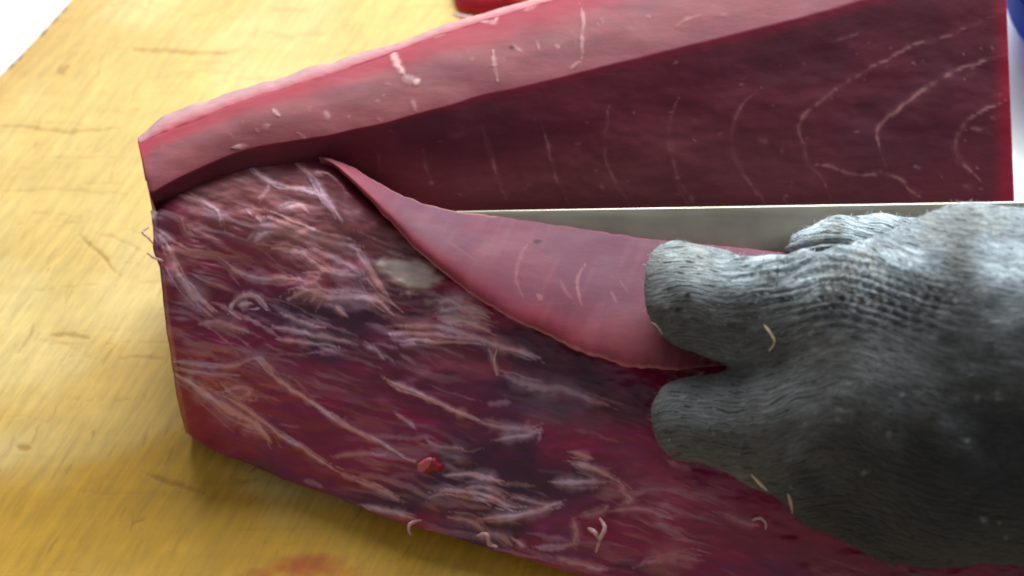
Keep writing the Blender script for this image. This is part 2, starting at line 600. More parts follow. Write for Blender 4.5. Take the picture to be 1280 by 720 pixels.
gx2 = Bx[None] * (1 - tt2) + Ex[None] * tt2
gy2 = By[None] * (1 - tt2) + Ey[None] * tt2
zB = gz1[-1][None]
gz2 = zB * (1 - tt2) + Ez[None] * tt2
gz2 = gz2 + .0014 * np.sin(np.pi * np.clip(tt2 * 1.2, 0, 1)) * (fbm(gx2 / 120, gy2 / 70, 43) - .2) - .0006 * (tt2 < 0)
# --- colour of the top strip
tS = tt * np.ones((1, nc))
strip = lin(136, 68, 72)
redS = lin(158, 36, 56)
c1 = strip + (lin(124, 58, 66) - strip) * sstep(.4, .65, fbm(gx1 / 90, gy1 / 30, 51))[..., None]
rw = np.interp(gx1, [170, 300, 520, 900, 1256], [.36, .30, .36, .42, .45]) * (.85 + .35 * (fbm(gx1 / 60, gy1 / 50, 53) - .2))
c1 = c1 + (redS - c1) * (1 - sstep(rw * .45, rw * 1.2, tS))[..., None] * .62
c1 = c1 + (lin(120, 35, 56) - c1) * sstep(.86, 1.0, tS)[..., None] * .55
c1 = c1 + (redS - c1) * (1 - sstep(172, 190, gx1))[..., None] * .7
fat = np.zeros_like(gx1)
for i, (pts, w, k) in enumerate([([(489, 62), (494, 74), (501, 88), (508, 98)], 4.5, .95), ([(504, 96), (518, 102), (524, 100)], 5, .95),
                                 ([(516, 124), (518, 139)], 3, .5), ([(616, 62), (618, 82), (621, 102)], 2.6, .55),
                                 ([(726, 4), (729, 35), (726, 76)], 2.2, .5), ([(726, 76), (712, 88)], 2, .4),
                                 ([(342, 135), (350, 145)], 2.5, .6), ([(404, 137), (412, 150)], 3, .35), ([(672, 50), (675, 62)], 2, .4),
                                 ([(640, 55), (655, 66)], 2, .35), ([(695, 56), (700, 60)], 2.5, .4), ([(840, 36), (860, 24), (878, 18)], 2, .3),
                                 ([(806, 20), (812, 22)], 2.5, .4), ([(290, 184), (308, 182)], 3, .5), ([(372, 166), (384, 176)], 3, .35),
                                 ([(326, 160), (338, 155)], 3, .35), ([(540, 44), (560, 36)], 4, .8), ([(600, 26), (622, 20)], 5, .85), ([(655, 12), (668, 8)], 4, .8)]):
    fat = np.maximum(fat, k * paint_line(gx1, gy1, pts, w * .72, i + 5) * (.35 + sstep(.3, .7, fbm(gx1 / 8, gy1 / 8, 57, 2)) * .65))
for i in range(30):
    x = rng.uniform(190, 1000)
    y = curve(K_PTS, xs=[x])[0] * .5 + curve(B_PTS, xs=[x])[0] * .5 + rng.normal(0, 16)
    a = math.radians(rng.normal(70, 40))
    L_ = rng.uniform(2, 9)
    fat = np.maximum(fat, rng.uniform(.06, .2) * paint_line(gx1, gy1, [(x, y), (x + L_ * math.cos(a), y + L_ * math.sin(a))], rng.uniform(.8, 1.8), i))
c1 = c1 + (lin(214, 166, 162) - c1) * fat[..., None] * .85
dk = blob(gx1, gy1, 639, 59, 4.5, 3, 0, 3) * .8
c1 = c1 + (lin(50, 16, 26) - c1) * dk[..., None]
gz1 = gz1 + .0003 * fat
# --- colour of the cut face
dark = lin(114, 36, 54)
dark2 = lin(98, 32, 52)
brn = lin(140, 76, 80)
ff = fbm(gx2 / 110, gy2 / 80, 61)
c2 = dark + (dark2 - dark) * sstep(.4, .65, ff)[..., None]
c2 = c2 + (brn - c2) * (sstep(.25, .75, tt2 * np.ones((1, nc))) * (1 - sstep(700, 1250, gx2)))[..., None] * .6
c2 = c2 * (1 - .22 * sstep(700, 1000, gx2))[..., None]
c2 = c2 + (lin(150, 14, 46) - c2) * (sstep(1236, 1262, gx2 + 4 * (fbm(gy2 / 20, gx2 * 0, 5) - .5)))[..., None] * .9  # light glowing red through the right rim, put into the colour
c2 = c2 + (lin(150, 26, 50) - c2) * (1 - sstep(.0, .07, tt2 * np.ones((1, nc))))[..., None] * .55
fat2 = np.zeros_like(gx2)
CH = [([(1260, 12), (1237, 21), (1181, 46), (1137, 60), (1085, 88), (1044, 112), (1010, 139), (997, 157), (1004, 180), (1008, 202), (1025, 221), (1036, 240), (1040, 262)], 2.0, .5),
      ([(1008, 206), (1044, 210), (1066, 217), (1119, 221), (1137, 236), (1156, 252)], 1.8, .55),
      ([(1262, 67), (1212, 82), (1179, 97), (1137, 124), (1115, 142), (1096, 161), (1098, 182), (1108, 208)], 2.2, .55),
      ([(1262, 122), (1216, 146), (1197, 172), (1195, 195), (1212, 214), (1227, 228)], 2.2, .5),
      ([(1212, 159), (1228, 163), (1240, 170)], 2.4, .6), ([(1077, 37), (1060, 46), (1036, 53)], 2, .25),
      ([(948, 112), (922, 139), (914, 169), (916, 191), (925, 212), (942, 236), (957, 256)], 1.8, .4),
      ([(850, 118), (838, 150), (838, 187), (847, 221), (866, 256)], 1.7, .34),
      ([(527, 180), (531, 202), (540, 232)], 1.7, .45), ([(602, 158), (614, 195), (621, 221), (634, 250)], 1.8, .5),
      ([(677, 150), (688, 195), (696, 225), (712, 257)], 1.8, .45), ([(762, 130), (756, 180), (764, 217), (788, 258)], 1.6, .38),
      ([(836, 150), (846, 223), (862, 257)], 1.5, .3), ([(470, 190), (478, 214)], 1.4, .25),
      ([(1142, 209), (1152, 212)], 2.5, .4), ([(1200, 233), (1216, 235)], 2.5, .45), ([(975, 188), (980, 190)], 3, .3), ([(945, 176), (962, 178)], 2.4, .3),
      ([(537, 226), (540, 232)], 3, .6), ([(630, 240), (634, 248)], 3.4, .5), ([(1137, 236), (1150, 247)], 3, .5), ([(944, 238), (956, 252)], 3, .5), ([(862, 246), (864, 254)], 4, .5), ([(846, 221), (849, 225)], 3, .6)]
for i, (pts, w, k) in enumerate(CH):
    wv = sstep(.25, .75, fbm(gx2 / 16, gy2 / 16, 90 + i, 3)) * 1.15
    fat2 = np.maximum(fat2, np.clip(k * .8 * wv, 0, 1) * paint_line(gx2, gy2, pts, w * .62, i + 40))
    fat2 = np.maximum(fat2, k * .12 * paint_line(gx2, gy2, pts, w * 1.6, i + 40))
for i in range(70):
    x, y = rng.uniform(460, 1250), rng.uniform(40, 255)
    fat2 = np.maximum(fat2, rng.uniform(.1, .35) * blob(gx2, gy2, x, y, rng.uniform(1.2, 4), rng.uniform(.8, 1.6), rng.uniform(-40, 40), i))
c2 = c2 + (lin(205, 140, 140) - c2) * fat2[..., None]
gz2 = gz2 + .0001 * fat2
allx = np.vstack([gx1, gx2]); ally = np.vstack([gy1, gy2]); allz = np.vstack([gz1, gz2])
PB = unproj(allx, ally, allz)
# skirts down to the board: behind, in front, both ends
back = [PB[0] * 1]
for dz, dy in ((.050, .004), (.022, .005), (.0005, .001)):
    r_ = PB[0].copy(); r_[:, 2] = dz; r_[:, 1] += dy
    back.append(r_)
front = PB[-1].copy(); front[:, 2] = .0005
PBf = np.vstack([np.stack(back[:0:-1]), PB, front[None]])
colB = np.vstack([np.tile(lin(140, 40, 56), (3, nc, 1)), c1, c2, np.tile(dark2, (1, nc, 1))])
nrB = PBf.shape[0]
V = PBf.reshape(-1, 3)
faces = grid_faces(nrB, nc)
ids = np.arange(nrB * nc).reshape(nrB, nc)
# ends: copies of the end columns dropped to the board
endL = PBf[:, 0].copy(); endL[:, 2] = .0005; endL[:, 0] += .002
endR = PBf[:, -1].copy(); endR[:, 2] = .0005; endR[:, 0] -= .002
V = np.vstack([V, endL, endR])
iL = nrB * nc + np.arange(nrB); iR = iL + nrB
fl = np.stack([ids[:-1, 0], iL[:-1], iL[1:], ids[1:, 0]], 1)
fr_ = np.stack([ids[:-1, -1], ids[1:, -1], iR[1:], iR[:-1]], 1)
CB = np.vstack([colB.reshape(-1, 3), np.tile(lin(170, 40, 60), (2 * nrB, 1))])
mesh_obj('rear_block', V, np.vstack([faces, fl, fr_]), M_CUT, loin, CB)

# ---- pale fat along the far edge of the block
kx = np.linspace(176, 700, 160)
ky = curve(K_PTS, xs=kx)
wid = np.interp(kx, [176, 205, 240, 320, 420, 500, 560, 620, 700], [2, 14, 17, 13, 11, 5, 6, 5, 3]) * (.7 + .6 * fbm(kx / 30, kx * 0, 66, 3))
rows = []
for f_ in np.linspace(0, 1, 7):
    yy = ky + 6 - (wid + 6) * f_
    zz = .0662 + .0007 * math.sin(math.pi * min(f_ * 1.4, 1)) - .004 * f_ ** 2 + .0008 * (fbm(kx / 16, yy / 10, 68, 3) - .5)
    rows.append(unproj(kx - 4 * f_, yy, zz))
last = rows[-1].copy(); last[:, 2] -= .012; last[:, 1] -= .004
rows.append(last)
R_ = np.stack(rows)
mesh_obj('fat_rim', R_.reshape(-1, 3), grid_faces(len(rows), 160, True), M_CUT, loin,
         np.concatenate([np.tile(lin(168, 50, 68) * (1 - a_) + lin(176, 132, 134) * a_, (160, 1)) for a_ in np.clip(np.linspace(-.1, 1.6, len(rows)), 0, 1)]) * (.85 + .3 * fbm(R_[..., 0].ravel() * 700, R_[..., 1].ravel() * 700, 69, 3))[:, None])

# ---- front slab: the membrane covered outer face
T_PTS = [(188, 264), (200, 252), (215, 240), (255, 220), (300, 201), (330, 196), (360, 196), (405, 197), (450, 238), (520, 288), (600, 322), (700, 362), (850, 402), (1000, 410), (1450, 420)]
D_PTS = [(232, 541), (262, 561), (330, 588), (420, 622), (500, 652), (600, 683), (650, 697), (700, 713), (760, 728), (1000, 785), (1450, 860)]
L_PTS = [(188, 264), (192, 290), (199, 330), (203, 370), (207, 410), (213, 445), (220, 490), (226, 520), (232, 541)]
nu, nv = 620, 250
u = np.linspace(0, 1, nu) ** 1.25
Tx = 188 + (1450 - 188) * u
Ty = curve(T_PTS, xs=Tx)
Dx = 232 + (1450 - 232) * u
Dy = curve(D_PTS, xs=Dx)
v = np.linspace(0, 1, nv)
Lc = curve(L_PTS, nv)
lr = (Lc[:, 0] - (188 + (232 - 188) * v))
lry = (Lc[:, 1] - (264 + (541 - 264) * v))
jag = 2.0 * (fbm(v * 10, v * 0, 71, 3) - .5) + 5 * np.exp(-((v - .17) / .05) ** 2) * (-1)
gx = Tx[None] * (1 - v[:, None]) + Dx[None] * v[:, None] + (lr + jag)[:, None] * ((1 - u[None]) ** 14)
gy = Ty[None] * (1 - v[:, None]) + Dy[None] * v[:, None] + lry[:, None] * ((1 - u[None]) ** 14)
# ragged lower edge
gy = gy + (v[:, None] ** 6) * 5 * (fbm(gx / 26, gx * 0, 73, 4) - .5)


def zF_top(x):
    return np.interp(x, [180, 430, 520, 700, 1000, 1500], [.0615, .0605, .054, .045, .040, .040])


def zF_v(x, t):
    t = np.clip(t, 0, 1)
    return .006 + (zF_top(x) - .006) * (1 - t ** 1.35)


def zF(px, py):
    a = np.interp(px, Tx, Ty)
    b_ = np.interp(px, Dx, Dy)
    return zF_v(px, (np.asarray(py) - a) / (b_ - a))


vv = v[:, None] * np.ones((1, nu))
gz = zF_v(gx, vv)
gz = gz - .0035 * (1 - sstep(0, .06, vv)) ** 2 - .0015 * (1 - sstep(0, .008, u))[None] ** 2
gz = gz + .0032 * (fbm(gx / 150, gy / 90, 81, 4) - .5) + .0010 * (fbm(gx / 34, gy / 18, 83, 3) - .5)
# --- colour
X, Y = gx, gy
wx = X + 16 * (fbm(X / 60, Y / 60, 101, 3) - .5)
wy = Y + 16 * (fbm(X / 60, Y / 60, 103, 3) - .5)
deepf = lin(78, 8, 52)
redf = lin(146, 8, 68)
mauve = lin(118, 40, 92)
brownf = lin(152, 84, 84)
pinkf = lin(196, 84, 108)
c = deepf + (redf - deepf) * sstep(.38, .62, fbm(wx / 100, wy / 55, 105, 4))[..., None]
c = c + (mauve - c) * (sstep(.5, .7, fbm(wx / 70 + 9, wy / 30, 107, 4)) * .6)[..., None]
up = blob(X, Y, 330, 252, 150, 66, 8, 109, .5, .45)
c = c + (brownf - c) * (up * .85)[..., None]  # brown sheen of the flatter upper face, put into the colour
c = c + (lin(104, 44, 46) - c) * (blob(X, Y, 500, 300, 70, 45, 30, 111, .5) * .7)[..., None]
c = c + (lin(150, 44, 60) - c) * (blob(X, Y, 268, 312, 40, 16, 0, 113, .6) * .6)[..., None]
c = c + (lin(158, 0, 66) - c) * (blob(X, Y, 250, 520, 60, 36, 30, 115, .6) * .8)[..., None]
c = c + (lin(152, 2, 70) - c) * (blob(X, Y, 380, 530, 130, 70, 22, 117, .5) * .75)[..., None]
c = c + (redf - c) * (blob(X, Y, 540, 500, 90, 50, 18, 118, .5) * .4)[..., None]
c = c + (pinkf - c) * (blob(X, Y, 555, 450, 66, 13, 12, 119, .5) * .75)[..., None]
c = c + (pinkf - c) * (blob(X, Y, 820, 615, 60, 26, 15, 121, .6) * .6)[..., None]
c = c + (lin(166, 32, 72) - c) * (blob(X, Y, 900, 640, 170, 60, 12, 123, .5) * .65)[..., None]
c = c + (lin(140, 16, 44) - c) * (blob(X, Y, 1080, 690, 150, 40, 10, 125, .5) * .7)[..., None]
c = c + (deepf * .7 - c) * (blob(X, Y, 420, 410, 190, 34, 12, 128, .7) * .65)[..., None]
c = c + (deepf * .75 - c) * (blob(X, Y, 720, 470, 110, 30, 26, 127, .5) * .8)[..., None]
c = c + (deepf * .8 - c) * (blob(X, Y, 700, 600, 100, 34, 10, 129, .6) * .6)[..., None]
c = c + (lin(110, 80, 90) - c) * (blob(X, Y, 700, 515, 50, 20, 14, 131, .6) * .5)[..., None]
sin = np.zeros_like(X)       # membrane and sinew cover, with its wet sheen painted in


def S(pts, w, k, seed):
    global sin
    sin = np.maximum(sin, k * paint_line(X, Y, pts, w, seed))


named = [
    ([(306, 201), (322, 216), (337, 227), (360, 235), (397, 242), (412, 257), (427, 278)], 2.2, .75), ([(337, 227), (331, 240), (324, 250)], 2, .55),
    ([(364, 201), (390, 222), (409, 250), (427, 276)], 3.0, .8), ([(390, 216), (398, 216)], 3, .5), ([(225, 242), (244, 250), (259, 256), (273, 266), (277, 281)], 3.0, .7),
    ([(334, 271), (360, 282), (390, 295), (420, 304), (452, 312)], 4.0, .9), ([(345, 285), (380, 302), (410, 312)], 2.4, .6),
    ([(380, 304), (403, 316), (430, 330), (455, 345)], 3, .6),
    ([(205, 300), (214, 322), (226, 346), (244, 370), (266, 389)], 6.5, .78), ([(196, 290), (206, 304)], 6, .6), ([(195, 284), (222, 306), (245, 314)], 2.2, .6),
    ([(230, 280), (250, 292), (275, 300)], 2.4, .5), ([(225, 272), (233, 290), (250, 297)], 2.5, .55),
    ([(274, 321), (307, 344), (340, 349), (376, 347)], 3.4, .75), ([(338, 310), (375, 318), (412, 340), (450, 345)], 5.0, .75),
    ([(318, 270), (326, 278)], 4, .7), ([(318, 302), (330, 292), (338, 296)], 5, .7), ([(353, 262), (372, 258), (386, 268)], 3, .6),
    ([(360, 374), (385, 362), (410, 372), (440, 370), (470, 376), (492, 392)], 6, .82), ([(380, 356), (400, 360), (390, 376)], 7, .6),
    ([(420, 362), (450, 372), (480, 372)], 6, .7), ([(418, 382), (432, 396)], 3, .6), ([(380, 342), (404, 350)], 3, .4),
    ([(446, 314), (460, 335), (470, 350), (480, 368)], 6, .65), ([(455, 320), (468, 350), (478, 362)], 3, .5),
    ([(287, 392), (292, 378), (305, 369), (322, 370), (335, 386)], 2.4, .75), ([(300, 381), (312, 379)], 4.5, .85), ([(289, 390), (300, 398)], 2.4, .55),
    ([(250, 404), (275, 403), (310, 414)], 5, .5), ([(340, 408), (370, 414), (400, 420), (440, 428)], 3.0, .6), 
    ([(350, 392), (378, 402), (400, 408)], 2.6, .55), ([(345, 424), (380, 428), (420, 434)], 2.6, .5),
    ([(487, 418), (520, 418), (560, 420), (600, 424)], 4, .75), ([(495, 408), (547, 408), (590, 420), (640, 436), (676, 447)], 4.6, .85), ([(552, 400), (590, 405), (612, 413)], 4.5, .8),
    ([(505, 432), (520, 430)], 3, .5), ([(612, 438), (618, 452), (621, 468)], 2.4, .6), ([(455, 430), (470, 438), (480, 448)], 2.4, .5),
    ([(317, 445), (337, 466), (383, 499), (429, 530), (467, 549), (519, 579)], 2.4, .8), ([(318, 446), (330, 452), (344, 470)], 5, .6), ([(424, 526), (436, 534)], 3.4, .8),
    ([(222, 468), (258, 492), (287, 514), (321, 530), (337, 552)], 6.5, .72), ([(300, 530), (322, 536), (334, 548)], 5, .6),
    ([(262, 486), (300, 506), (340, 536), (367, 553), (408, 580), (430, 592)], 2.2, .7), ([(275, 478), (292, 494), (310, 498)], 2.5, .5),
    ([(217, 452), (250, 456), (290, 458), (318, 447)], 3.4, .6), ([(218, 460), (250, 466), (300, 470)], 2.4, .5), ([(270, 490), (300, 485), (314, 492), (300, 499)], 2.6, .55),
    ([(479, 470), (492, 480), (517, 489), (567, 512), (604, 528)], 2.6, .75), ([(604, 528), (640, 536), (676, 540)], 4.5, .5), ([(620, 550), (650, 545), (676, 536)], 3, .55),
    ([(676, 534), (672, 552)], 2, .4), ([(494, 516), (520, 534)], 2.2, .5), ([(534, 548), (545, 558), (580, 562)], 2.4, .45), ([(417, 570), (450, 567), (486, 568)], 2.6, .45),
    ([(442, 599), (470, 610), (500, 626)], 2.6, .65), ([(425, 592), (445, 600)], 2, .5), ([(450, 632), (490, 640), (520, 648)], 2.6, .6),
    ([(558, 595), (580, 592), (600, 595), (626, 604)], 4, .7), ([(540, 620), (560, 614), (600, 618), (640, 632), (658, 634)], 3.5, .65),
    ([(575, 612), (600, 608), (630, 622)], 3, .5), ([(640, 620), (680, 630), (706, 632)], 3, .45), ([(600, 648), (640, 646), (680, 636), (702, 628)], 4.5, .65), ([(688, 602), (720, 604), (756, 602)], 4, .55),
    ([(715, 580), (745, 586), (768, 600)], 3, .6), ([(715, 566), (740, 574)], 2.6, .5), ([(728, 645), (752, 640), (760, 632)], 3, .4),
    ([(670, 684), (700, 683), (720, 680)], 2.6, .5), ([(716, 650), (722, 665), (718, 680)], 3, .5), ([(645, 676), (656, 684)], 2.6, .7), ([(600, 672), (620, 668), (640, 680)], 4, .5),
    ([(700, 700), (730, 706), (758, 714)], 3.4, .5), ([(560, 646), (590, 652), (610, 668)], 3.5, .5), ([(630, 470), (660, 480), (690, 486)], 5, .45), ([(660, 488), (700, 486), (740, 500), (758, 506)], 6, .4),
    ([(776, 612), (790, 625), (780, 630)], 4, .5), ([(900, 640), (930, 652), (948, 656)], 3, .3), ([(810, 705), (840, 695), (870, 700)], 7, .35), ([(760, 640), (800, 636), (840, 648)], 3, .35),
    ([(548, 378), (570, 374), (604, 388)], 5, .7), ([(552, 388), (576, 386), (612, 396)], 4, .75), ([(556, 396), (580, 396), (600, 402)], 4, .6),
    ([(486, 350), (500, 352), (516, 362)], 2.4, .6), ([(505, 366), (516, 366)], 3, .7),
]
for i, (pts, w, k) in enumerate(named):
    pa = np.array(pts, float)
    dirv = pa[-1] - pa[0]; dirv /= np.linalg.norm(dirv) + 1e-9
    per = np.array([-dirv[1], dirv[0]])
    S(pts, w * 1.5, k * .5, 200 + i)
    S(pts, w * .5 + .35, min(1, k * 1.4), 200 + i)
    for q in range(int(1 + w * .9)):
        off = per * rng.normal(0, w * .75) + dirv * rng.normal(0, w * 2)
        p2 = pa + off + rng.normal(0, .5, pa.shape)
        if len(p2) > 3 and rng.random() < .6:
            p2 = p2[1:] if rng.random() < .5 else p2[:-1]
        S(p2, rng.uniform(.6, 1.3), min(1, k * rng.uniform(.6, 1.35)), 1200 + i * 7 + q)
# long soft fibres that follow the muscle down to the right
for i in range(150):
    zone = rng.random()
    if zone < .5:
        x, y = rng.uniform(200, 520), rng.uniform(280, 440)
    elif zone < .62:
        x, y = rng.uniform(215, 310), rng.uniform(420, 500)
    elif zone < .85:
        x, y = rng.uniform(460, 760), rng.uniform(535, 690)
    else:
        x, y = rng.uniform(240, 900), rng.uniform(430, 720)
    a = math.radians(np.interp(x + y, [480, 760, 1100, 1500], [32, 20, 13, 8]) + rng.normal(0, 6))
    L_ = rng.uniform(25, 120)
    p = [(x, y)]
    for q in range(5):
        a += rng.normal(0, .07)
        p.append((p[-1][0] + L_ / 5 * math.cos(a), p[-1][1] + L_ / 5 * math.sin(a)))
    S(p, rng.uniform(.8, 2.6), rng.uniform(.08, .36), 500 + i)
# thin veil of membrane in patches, torn along the grain
ang = np.radians(np.interp(X + Y, [480, 760, 1100, 1500], [28, 18, 13, 8]))
uu_, vv_ = (np.cos(.3) * wx + np.sin(.3) * wy), (wy - np.tan(np.radians(17)) * wx)
r1 = 1 - np.abs(2 * fbm(uu_ / 95, vv_ / 13, 141, 3) - 1) * 2.6          # ridged: long strands
r2 = fbm(uu_ / 60, vv_ / 6, 147, 4)
zone = np.clip(blob(X, Y, 370, 355, 190, 85, 14, 145, .8) + .55 * blob(X, Y, 620, 620, 190, 60, 14, 146, .8) + .5 * blob(X, Y, 262, 478, 60, 40, 20, 148, .8) + .45 * blob(X, Y, 900, 660, 160, 50, 10, 149, .8) + .10, 0, 1)
veil = np.clip(sstep(.35, .95, r1) * sstep(.36, .62, r2) + .6 * sstep(.55, .72, r2), 0, 1) * sstep(.36, .6, fbm(X / 80, Y / 45, 143, 3)) * zone * .6
sin = np.maximum(sin, veil)
fatp = np.maximum(blob(X, Y, 516, 340, 35, 19, 10, 187, .25, .5), .8 * blob(X, Y, 582, 387, 32, 12, 14, 189, .5, .7) * sstep(.3, .55, r2))
sincol = lin(232, 186, 204) + (lin(232, 164, 164) - lin(232, 186, 204)) * sstep(.4, .6, fbm(X / 40, Y / 40, 151))[..., None]
c = c + (sincol - c) * np.clip(sin, 0, 1)[..., None] * .9
c = c + (lin(204, 182, 174) * (.8 + .4 * fbm(uu_ / 30, vv_ / 5, 191, 3))[..., None] - c) * fatp[..., None] * .9
gz = gz + .00018 * sin + .0005 * fatp
PF = unproj(gx, gy, gz)
# underside: the belly curls back under to the board
und = [PF]
p0 = PF[-1]
for dy, z in ((.0015, .0040), (.0045, .0022), (.011, .0010), (.022, .0004)):
    r_ = p0.copy(); r_[:, 1] += dy; r_[:, 2] = np.minimum(r_[:, 2], z)
    und.append(r_[None])
top = PF[0].copy(); top[:, 2] = .0004; top[:, 1] += .004
PFf = np.vstack([top[None]] + und)
nrF = PFf.shape[0]
CF = np.vstack([np.tile(deepf, (1, nu, 1)), c, np.repeat(c[-1:], 4, 0)])
ids = np.arange(nrF * nu).reshape(nrF, nu)
V = PFf.reshape(-1, 3)
e = []
prev = ids[:, 0]
fsL = []
VC = [CF.reshape(-1, 3)]
nV = len(V)
for dx, zf in ((.0006, .6), (.0016, .25), (.0026, .0)):
    r_ = PFf[:, 0].copy(); r_[:, 0] += dx; r_[:, 2] = r_[:, 2] * zf + .0003
    V = np.vstack([V, r_])
    cur = nV + np.arange(nrF); nV += nrF
    fsL.append(np.stack([prev[:-1], cur[:-1], cur[1:], prev[1:]], 1))
    prev = cur
    VC.append(np.tile(lin(140, 40, 56), (nrF, 1)))
mesh_obj('front_slab', V, np.vstack([grid_faces(nrF, nu)] + fsL), M_FASCIA, loin, np.vstack(VC))

# ---- the thin lip of flesh peeled over towards the hand
U_PTS = [(398, 196), (418, 200), (440, 209), (480, 233), (520, 251), (560, 262), (600, 268), (660, 276), (740, 288), (830, 301), (920, 309), (1010, 320), (1080, 332)]
W_PTS = [(398, 197), (416, 206), (432, 219), (470, 258), (500, 290), (522, 314), (570, 354), (620, 387), (670, 413), (730, 440), (780, 456), (830, 462), (870, 461), (905, 458), (1040, 450)]
nu2, nv2 = 320, 90
Uc, Wc = curve(U_PTS, nu2), curve(W_PTS, nu2)
v = np.linspace(0, 1, nv2)[:, None]
gx = Uc[None, :, 0] * (1 - v) + Wc[None, :, 0] * v
gy = Uc[None, :, 1] * (1 - v) + Wc[None, :, 1] * v
gy = gy + 6 * (v ** 10) * (fbm(gx / 16, gx * 0, 161, 4) - .5) + 2.4 * ((1 - v) ** 8) * (fbm(gx / 12, gx * 0, 162, 3) - .5)
zU = np.interp(Uc[:, 0], [398, 430, 540, 700, 1000, 1080], [.0625, .061, .0565, .0505, .0475, .047])
zW = zF(Wc[:, 0], Wc[:, 1]) + np.interp(Wc[:, 0], [398, 440, 560, 900], [.001, .0025, .006, .0075])
gz = zU[None] * (1 - v) + zW[None] * v + .0016 * np.sin(np.pi * v) * np.interp(gx, [398, 520, 700], [0, .5, 1])
gz = gz + .0012 * (fbm(gx / 120, gy / 90, 163, 2) - .5) - .0015 * (v ** 10)
cA, cB_, cR = lin(120, 56, 72), lin(110, 54, 72), lin(152, 52, 68)
f_ = fbm(gx / 80, gy / 50, 165, 4)
c = cA + (cB_ - cA) * sstep(.4, .62, f_)[..., None]
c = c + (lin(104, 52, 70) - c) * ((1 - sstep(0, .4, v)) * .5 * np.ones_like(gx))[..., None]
c = c + (cR - c) * (sstep(.62, .98, v + .25 * (f_ - .5)) * .8)[..., None]
c = c + (cR - c) * ((1 - sstep(420, 520, gx)) * .5)[..., None]
c = c + (lin(140, 70, 76) - c) * (blob(gx, gy, 800, 425, 70, 28, 10, 167, .6) * .6)[..., None]
fl_ = np.zeros_like(gx)
for i, (pts, w, k) in enumerate([([(732, 330), (724, 345), (722, 362), (728, 380)], 2.2, .55), ([(646, 330), (648, 360), (654, 372)], 2.2, .3), ([(672, 368), (676, 374)], 3, .5),
                                 ([(762, 362), (772, 378)], 2.4, .4), ([(664, 300), (650, 320), (645, 345)], 2, .25), ([(700, 350), (716, 376)], 1.8, .25), ([(776, 352), (784, 366)], 1.6, .3),
                                 ([(560, 300), (600, 330)], 2, .15), ([(812, 340), (800, 360)], 2, .2)]):
    fl_ = np.maximum(fl_, k * .7 * paint_line(gx, gy, pts, w * .8, i + 800))
grn = sstep(.5, .75, fbm((gx + .5 * gy) / 10, (gy - .15 * gx) / 60, 171, 4)) * .05
fl_ = np.maximum(fl_, grn)
fl_ = np.maximum(fl_, .75 * sstep(.965, 1, v + .02 * (fbm(gx / 9, gy / 9, 169, 2) - .5)) * np.ones_like(gx))
fl_ = np.maximum(fl_, .5 * (1 - sstep(0, .03, v)) * (gx < 620))
c = c + (lin(190, 128, 126) - c) * fl_[..., None]
dk = np.maximum(blob(gx, gy, 671, 302, 5, 3, 0, 5) * .85, .25 * blob(gx, gy, 648, 348, 3, 3, 0, 6))
c = c + (lin(40, 12, 26) - c) * dk[..., None]
PL = unproj(gx, gy, gz)
lowr = []
for dpy, dz in ((-1, -.0018), (-6, -.0034), (-22, -.0048), (-50, -.008)):
    q_ = -np.minimum(-dpy, .7 * np.maximum(Wc[:, 1] - np.interp(Wc[:, 0], Uc[:, 0], Uc[:, 1]), 0))
    lowr.append(unproj(Wc[:, 0] + .25 * q_ * -1, Wc[:, 1] + q_, zW - .0015 + dz * np.minimum(1, (-q_ + .5) / -dpy))[None])
upr = PL[0].copy(); upr[:, 1] += .0008; upr[:, 2] -= .001
upr2 = PL[0].copy(); upr2[:, 1] += .0002; upr2[:, 2] = np.maximum(upr2[:, 2] - .022, .001)
PLf = np.vstack([upr2[None], upr[None], PL] + lowr)
CL = np.vstack([np.repeat(c[:1], 2, 0), c, np.repeat(c[-1:] * .8, 4, 0)])
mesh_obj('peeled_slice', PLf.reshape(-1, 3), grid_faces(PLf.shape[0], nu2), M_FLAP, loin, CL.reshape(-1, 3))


# ---- loose sinew curls, fat flakes
def tube(name, pts3, r, mat, parent=None, seg=7, taper=.45):
    p = curve(pts3, len(pts3) * 6)
    n = len(p)
    V, Fc = [], []
    for i in range(n):
        t = p[min(i + 1, n - 1)] - p[max(i - 1, 0)]
        t = t / (np.linalg.norm(t) + 1e-9)
        a = np.cross(t, (0, 0, 1.0) if abs(t[2]) < .9 else (1.0, 0, 0)); a /= np.linalg.norm(a)
        b_ = np.cross(t, a)
        rr = r * (taper + (1 - taper) * math.sin(math.pi * (i + .5) / n)) * (.8 + .4 * random.random())
        for k in range(seg):
            w_ = 2 * math.pi * k / seg
            V.append(p[i] + rr * (a * math.cos(w_) + b_ * math.sin(w_)))
    for i in range(n - 1):
        for k in range(seg):
            k2 = (k + 1) % seg
            Fc.append((i * seg + k, i * seg + k2, (i + 1) * seg + k2, (i + 1) * seg + k))
    Fc.append(tuple(range(seg))[::-1]); Fc.append(tuple((n - 1) * seg + k for k in range(seg)))
    return mesh_obj(name, V, Fc, mat, parent)


def on_slab(pts, lift):
    a = np.array(pts, float)
    lf = np.array(lift if hasattr(lift, '__len__') else [lift] * len(a), float)
    return unproj(a[:, 0], a[:, 1], zF(a[:, 0], a[:, 1]) + lf)


